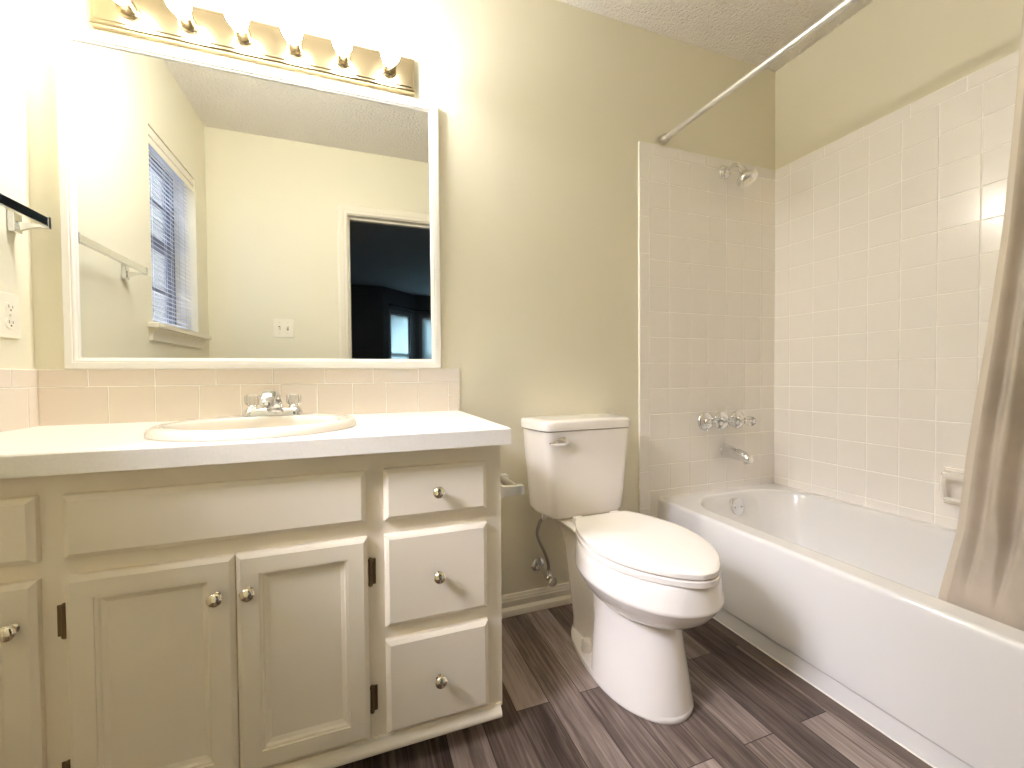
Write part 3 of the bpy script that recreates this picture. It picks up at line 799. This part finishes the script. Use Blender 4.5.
def lidscale(z, k):
    return [(x * k, -.50 + (y + .50) * k, z) for x, y, _ in lidring(z, .004)]
bm = B(); loft(bm, [lidring(.4035, .004), lidring(.4055, 0), lidring(.4185, 0), lidring(.421, .003)]); obj('seat', bm, M_seat, to_, 40)
bm = B(); loft(bm, [lidring(.424, .004), lidring(.426, .0005), lidring(.4375, .0005), lidring(.441, .004)] + [lidscale(.4425, .965), lidscale(.4435, .90), lidscale(.4443, .7), lidscale(.4447, .35), lidscale(.4449, .05)]); obj('lid', bm, M_seat, to_, 40)
for s in (-1, 1):
    bm = B(); box(bm, s * .075 - .018, s * .075 + .018, -.272, -.238, .405, .433, .005); obj('seat_hinge', bm, M_seat, to_)
def tank(z, hwf, hwb, yf, yb, r=.03, n=5):
    poly = [(hwb - .008, yb), (hwb, yb - .06), (hwb - .010, yf + .055), (hwf, yf), (-hwf, yf), (-(hwb - .010), yf + .055), (-hwb, yb - .06), (-(hwb - .008), yb)]
    out = []
    m_ = len(poly)
    for i in range(m_):
        p0, p1, p2 = Vector(poly[i - 1]), Vector(poly[i]), Vector(poly[(i + 1) % m_])
        a, b = (p0 - p1), (p2 - p1); q = min(r, a.length * .45, b.length * .45)
        s0, s1 = p1 + a.normalized() * q, p1 + b.normalized() * q
        for k in range(n):
            t = k / (n - 1)
            v = s0 * (1 - t) ** 2 + p1 * 2 * t * (1 - t) + s1 * t * t
            out.append((v.x, v.y, z))
    return out
bm = B()
tk = lambda t, z, d=0: tank(z, .146 + .026 * t - d, .168 + .028 * t - d, -.200 - .012 * t + d, -.012 - d)
loft(bm, [tk(-.15, .403, .030), tk(-.05, .406, .016), tk(0, .414, .005), tk(.05, .428), tk(.35, .52), tk(.7, .63), tk(1, .722), tk(1, .7235, .004)])
obj('tank', bm, M_cer, to_, 40)
bm = B()
tl = lambda z, d=0: tank(z, .175 - d, .202 - d, -.216 + d, -.010 - d)
loft(bm, [tl(.7245, .005), tl(.7265, 0), tl(.750, 0), tl(.757, .003), tl(.7605, .010), tl(.7625, .035)])
obj('tank_lid', bm, M_cer, to_, 40)
bm = B()
lx, lz = -.113, .690
loft(bm, [[(lx + x, -.210, lz + z_) for x, z_, _ in sup(0, 0, .021, .016, 0, 2.4, 24)], [(lx + x, -.2165, lz + z_) for x, z_, _ in sup(0, 0, .020, .015, 0, 2.4, 24)], [(lx + x, -.219, lz + z_) for x, z_, _ in sup(0, 0, .013, .010, 0, 2.4, 24)]])
rings = []
for x, zc_, hz, y, hy in ((.016, 0, .010, -.224, .005), (.004, 0, .0135, -.226, .007), (-.012, 0, .0125, -.228, .006), (-.028, .000, .0115, -.230, .005), (-.044, -.001, .009, -.231, .004), (-.056, -.002, .005, -.231, .0025), (-.062, -.002, .0015, -.231, .001)):
    rings.append([(lx + x, y + hy * math.cos(2 * pi * k / 14), lz + zc_ + hz * math.sin(2 * pi * k / 14)) for k in range(14)])
loft(bm, rings)
obj('flush_lever', bm, M_chrome, to_, 40)
# supply valve and hose
sv = empty('water_shutoff_valve', 'chrome shutoff valve with braided hose under the toilet tank', 'shutoff valve', (.662, 0, .165))
bm = B(); lathe(bm, (0, -.0003, 0), (0, -1, 0), [(0, .030), (.003, .030), (.010, .024), (.013, .014), (.014, .010)], 28); obj('escutcheon', bm, M_chrome, sv, 40)
bm = B(); tube(bm, [(0, -.012, 0), (.008, -.075, -.012)], .009, 14)
lathe(bm, (.007, -.068, -.011), (.1, -1, -.15), [(0, .013), (.004, .0145), (.020, .0145), (.024, .011)], 16)
lathe(bm, (.009, -.080, -.008), (0, 0, 1), [(0, .011), (.012, .011), (.014, .0095), (.022, .0095), (.024, .007)], 12)
obj('valve_body', bm, M_chrome, sv, 40)
bm = B(); lathe(bm, (.010, -.092, -.016), (.1, -1, -.15), [(0, .006), (.012, .006), (.013, .018), (.020, .019), (.024, .016), (.025, .001)], 20); obj('valve_handle', bm, M_chrome, sv, 40)
bm = B(); hp = spline([(.009, -.080, .014), (.008, -.080, .040), (-.006, -.082, .080), (-.030, -.086, .130), (-.040, -.088, .165), (-.032, -.090, .200), (-.018, -.092, .224), (-.016, -.092, .239)], 8)
tube(bm, hp, .0062, 12); obj('supply_hose', bm, M_darksteel, sv, 60)
bm = B(); lathe(bm, (-.016, -.092, .217), (0, 0, 1), [(0, .009), (.004, .013), (.016, .013), (.0205, .011)], 12); obj('coupling_nut', bm, M_chrome, sv, 30)

# ------------------------------------------------------------------ bathtub
TX0, TX1, TY0, TY1 = XT0, XR - .0085, YF + .0085, -.0085
tu = empty('bathtub', 'white enamel alcove bathtub along the tiled wall', 'bathtub', ((TX0 + TX1) / 2, (TY0 + TY1) / 2, 0))
tuo = (-(TX0 + TX1) / 2, -(TY0 + TY1) / 2, 0)
NB = 24
def orect(z, fx, e=0.0): return rrect(TX0 + fx, TX1 - e, TY0 + e, TY1 - e, .006, z, NB)
def irect(z, i, r, iy0=0, iy1=0, ix=0): return rrect(1.306 + i + ix, 1.908 - i, TY0 + .075 + i + iy0, -.050 - i - iy1, r, z, NB)
bm = B()
rings = [orect(.0, .010), orect(.058, .010), orect(.0595, .007), orect(.068, 0), orect(.10, -.002), orect(.25, -.003), orect(.325, -.002), orect(.345, 0.0), orect(.358, .0003), orect(.366, .0018), orect(.371, .005), orect(.3735, .010), orect(.374, .016),
         irect(.374, -.002, .205), irect(.3735, .004, .202), irect(.371, .010, .195), irect(.366, .015, .188), irect(.355, .020, .180), irect(.33, .028, .155, .01, .012), irect(.25, .042, .15, .06, .025), irect(.16, .055, .145, .13, .045), irect(.10, .075, .13, .19, .065), irect(.075, .10, .12, .23, .09), irect(.066, .14, .10, .28, .14)]
loft(bm, rings, True, True)
obj('tub_shell', off(bm, tuo), M_tub, tu, 45)
oc = Vector((1.60, -.094, .318)); od = Vector((0, -1, .16)).normalized()
bm = B(); lathe(bm, oc, od, [(-.012, .038), (.004, .038), (.009, .036), (.011, .032), (.0115, .001)], 32)
ov = obj('overflow_plate', off(bm, tuo), M_chrome, tu, 40)
for s in (-1, 1):
    bm = B(); lathe(bm, oc + Vector((s * .019, 0, 0)) + od * .0112, od, [(0, .0045), (.0015, .004), (.002, .0005)], 12)
    obj('overflow_screw', off(bm, tuo), M_darksteel, ov)
# tub spout
ts = empty('tub_spout', 'chrome tub spout under the three faucet handles', 'tub spout', (1.625, -.008, .556))
bm = B()
rings = []
for y, r_, dz in ((0, .034, 0), (-.006, .034, 0), (-.012, .031, 0), (-.05, .0285, -.002), (-.09, .026, -.006), (-.120, .0235, -.011), (-.136, .019, -.016), (-.143, .011, -.019)):
    rings.append([(r_ * .92 * math.cos(2 * pi * k / 24), y, dz + r_ * math.sin(2 * pi * k / 24)) for k in range(24)])
loft(bm, rings); obj('spout_body', bm, M_chrome, ts, 50)
bm = B(); lathe(bm, (0, -.118, -.020), (0, 0, -1), [(0, .016), (.014, .0165), (.018, .015), (.0185, .012), (.010, .011)], 20); obj('spout_outlet', bm, M_chrome, ts, 40)
# three handles
proto = None
for i, (x, lb) in enumerate(((1.503, 'chrome tub faucet handle with acrylic knob, leftmost of the three'), (1.600, 'chrome tub faucet handle with acrylic knob, middle of the three'), (1.697, 'chrome tub faucet handle with acrylic knob, rightmost of the three'))):
    if proto is None:
        proto = h_ = empty('tub_faucet_handle', lb, 'faucet handle', (x, -.008, .701), group='tub faucet handles')
        bm = B(); lathe(bm, (0, 0, 0), (0, -1, 0), [(0, .043), (.004, .043), (.010, .040), (.015, .030), (.018, .020), (.024, .017)], 36); obj('flange', bm, M_chrome, h_, 40)
        bm = B(); lathe(bm, (0, -.020, 0), (0, -1, 0), [(0, .012), (.022, .010), (.024, .013), (.028, .013)], 20); obj('stem', bm, M_chrome, h_, 40)
        bm = B(); rings = []
        for y_, r_ in ((-.046, .010), (-.049, .016), (-.056, .0195), (-.078, .022), (-.087, .021), (-.091, .016)):
            rings.append([((r_ * (1 - .13 * (k % 2))) * math.cos(2 * pi * k / 16), y_, (r_ * (1 - .13 * (k % 2))) * math.sin(2 * pi * k / 16)) for k in range(16)])
        loft(bm, rings); obj('knob', bm, M_acryl, h_, 20)['label'] = 'clear faceted acrylic knob'
        bm = B(); lathe(bm, (0, -.0905, 0), (0, -1, 0), [(0, .010), (.002, .010), (.003, .008), (.003, .0005)], 16); obj('cap', bm, M_chrome, h_, 40)
    else:
        r = proto.copy(); C.objects.link(r); r.location = (x, -.008, .701); r['label'] = lb
        for ch in list(proto.children):
            c = ch.copy(); C.objects.link(c); c.parent = r
# shower head
sh = empty('shower_fixture', 'chrome shower head on a bent arm high on the tiled wall', 'shower', (1.616, -.008, 1.856))
bm = B(); lathe(bm, (0, 0, 0), (0, -1, 0), [(0, .032), (.003, .032), (.010, .027), (.013, .016), (.015, .011)], 28); obj('flange', bm, M_chrome, sh, 40)
bm = B(); ap = spline([(0, -.010, 0), (.001, -.030, .008), (.003, -.055, .009), (.006, -.076, -.002), (.009, -.088, -.022)], 8); tube(bm, ap, .0095, 14)
obj('arm', bm, M_chrome, sh, 60)
hd = Vector((.12, -.36, -.92)).normalized()
bm = B(); lathe(bm, Vector((.009, -.086, -.018)), hd, [(0, .012), (.004, .0145), (.016, .0145), (.020, .017), (.030, .020), (.046, .036), (.052, .042), (.058, .044), (.066, .0425), (.070, .038), (.069, .026), (.071, .024), (.072, .001)], 32)
hb = obj('shower_head', bm, M_chrome, sh, 40)
bm = B(); lathe(bm, Vector((.009, -.086, -.018)) + hd * .0722, hd, [(0, .022), (.002, .021), (.003, .014), (.003, .0005)], 28); obj('spray_face', bm, M_plate, hb)
# shower curtain rod
p0, p1 = Vector((1.272, -.0003, 1.947)), Vector((1.335, YF + .0003, 1.965))
rd = empty('shower_curtain_rod', 'white metal tension rod spanning above the bathtub', 'shower curtain rod', p0)
d_ = (p1 - p0).normalized(); L_ = (p1 - p0).length
M_rod = mat('rod_metal', (0.74, 0.73, 0.70), 0.42, metal=0.8)
bm = B(); lathe(bm, d_ * .015, d_, [(0, .0105), (L_ * .45, .0105), (L_ * .45 + .002, .0125), (L_ - .03, .0125)], 20); obj('rod', bm, M_rod, rd, 40)
for t_, s in ((.0, 1), (L_, -1)):
    bm = B(); lathe(bm, d_ * t_, d_ * s, [(0, .019), (.006, .0195), (.022, .0175), (.028, .013), (.032, .011)], 20); obj('end_cap', bm, M_nickel, rd, 40)
# soap dish
sd = empty('soap_dish', 'white ceramic soap dish with grab bar on the long tiled wall', 'soap dish', (XR - .0085, -.738, .525))
bm = B(); loft(bm, [[(x, y, z) for y, z in ((-a, -b), (a, -b), (a, b), (-a, b))] for x, a, b in ((0, .076, .064), (-.010, .076, .064), (-.014, .072, .060))])
obj('dish_plate', bm, M_cer, sd)
bm = B()
loft(bm, [[(x, y, .040 + z) for y, z in ((-a, -.010), (a, -.010), (a, .012), (-a, .012))] for x, a in ((-.012, .072), (-.040, .070), (-.055, .060), (-.060, .045))])
obj('dish_shelf', bm, M_cer, sd, 30)
bm = B(); gb = spline([(-.012, .060, -.045), (-.035, .060, -.043), (-.042, .045, -.042), (-.042, 0, -.042), (-.042, -.045, -.042), (-.035, -.060, -.043), (-.012, -.060, -.045)], 5); tube(bm, gb, .008, 12)
tube(bm, spline([(-.036, .060, -.043), (-.046, .062, -.01), (-.046, .062, .025), (-.036, .062, .038)], 5), .009, 12)
obj('grab_bar', bm, M_cer, sd, 60)

# ------------------------------------------------------------------ shower curtain
cu = empty('shower_curtain', 'taupe cloth shower curtain hanging inside the tub at the right', 'shower curtain', (1.33, -1.25, 0))
co = (-1.33, 1.25, 0)
NZ, NS = 48, 120
ZT_, ZB_ = 1.93, .235
EDGE = [(1.95, -1.072), (1.64, -1.052), (1.50, -1.045), (1.208, -1.026), (.992, -1.004), (.715, -.970), (.545, -.954), (.452, -.936), (.366, -.918), (.20, -.895)]
def edge_y(z):
    for (za, ya), (zb, yb) in zip(EDGE[:-1], EDGE[1:]):
        if za >= z >= zb: return ya + (yb - ya) * (za - z) / (za - zb)
    return EDGE[-1][1]
grid = []
for i in range(NZ + 1):
    v = i / NZ; z = ZT_ + (ZB_ - ZT_) * v
    row = []
    # leading edge slants towards the shower head as it falls
    k = (ZT_ - z)
    ye = edge_y(z)
    for j in range(NS + 1):
        u = j / NS
        y = ye + (-1.425 - ye) * u
        amp = (.010 + .006 * v) * min(1, u * 9 + .15)
        x = 1.314 + .022 * v + amp * (math.sin(u * 62 + 2.2 + .5 * math.sin(v * 3)) + .45 * math.sin(u * 27 + v * 1.8)) + .006 * math.sin(v * 9 + u * 14) * v
        if z < .385: x = max(x, 1.345 + (0.374 - z) * .12)
        elif z < .60: x = max(x, 1.318 + (.60 - z) * .126)
        row.append((x, y, z))
    grid.append(row)
def sheet(j0, j1, th=.0012):
    bm = B()
    f = [[bm.verts.new(grid[i][j]) for j in range(j0, j1 + 1)] for i in range(NZ + 1)]
    b = [[bm.verts.new((grid[i][j][0] + th, grid[i][j][1] - th * .3, grid[i][j][2])) for j in range(j0, j1 + 1)] for i in range(NZ + 1)]
    n = j1 - j0
    for i in range(NZ):
        for j in range(n):
            bm.faces.new((f[i][j], f[i + 1][j], f[i + 1][j + 1], f[i][j + 1])); bm.faces.new((b[i][j], b[i][j + 1], b[i + 1][j + 1], b[i + 1][j]))
        bm.faces.new((f[i][0], b[i][0], b[i + 1][0], f[i + 1][0])); bm.faces.new((f[i][n], f[i + 1][n], b[i + 1][n], b[i][n]))
    for j in range(n):
        bm.faces.new((f[0][j], f[0][j + 1], b[0][j + 1], b[0][j])); bm.faces.new((f[NZ][j], b[NZ][j], b[NZ][j + 1], f[NZ][j + 1]))
    return bm
obj('curtain_cloth', off(sheet(4, NS), co), M_curt, cu, 80)
obj('side_hem', off(sheet(0, 4, .003), co), M_hem, cu, 80)
for k in range(9):
    yy = -1.10 - k * .048
    xx = p0.x + (p1.x - p0.x) * (-yy / L_); zz_ = p0.z + (p1.z - p0.z) * (-yy / L_)
    bm = B(); tube(bm, [(xx + .021 * math.cos(a * pi / 10), yy, zz_ - .006 + .0215 * math.sin(a * pi / 10)) for a in range(-5, 15)], .0018, 8)
    obj('hook', off(bm, co), M_nickel, cu)
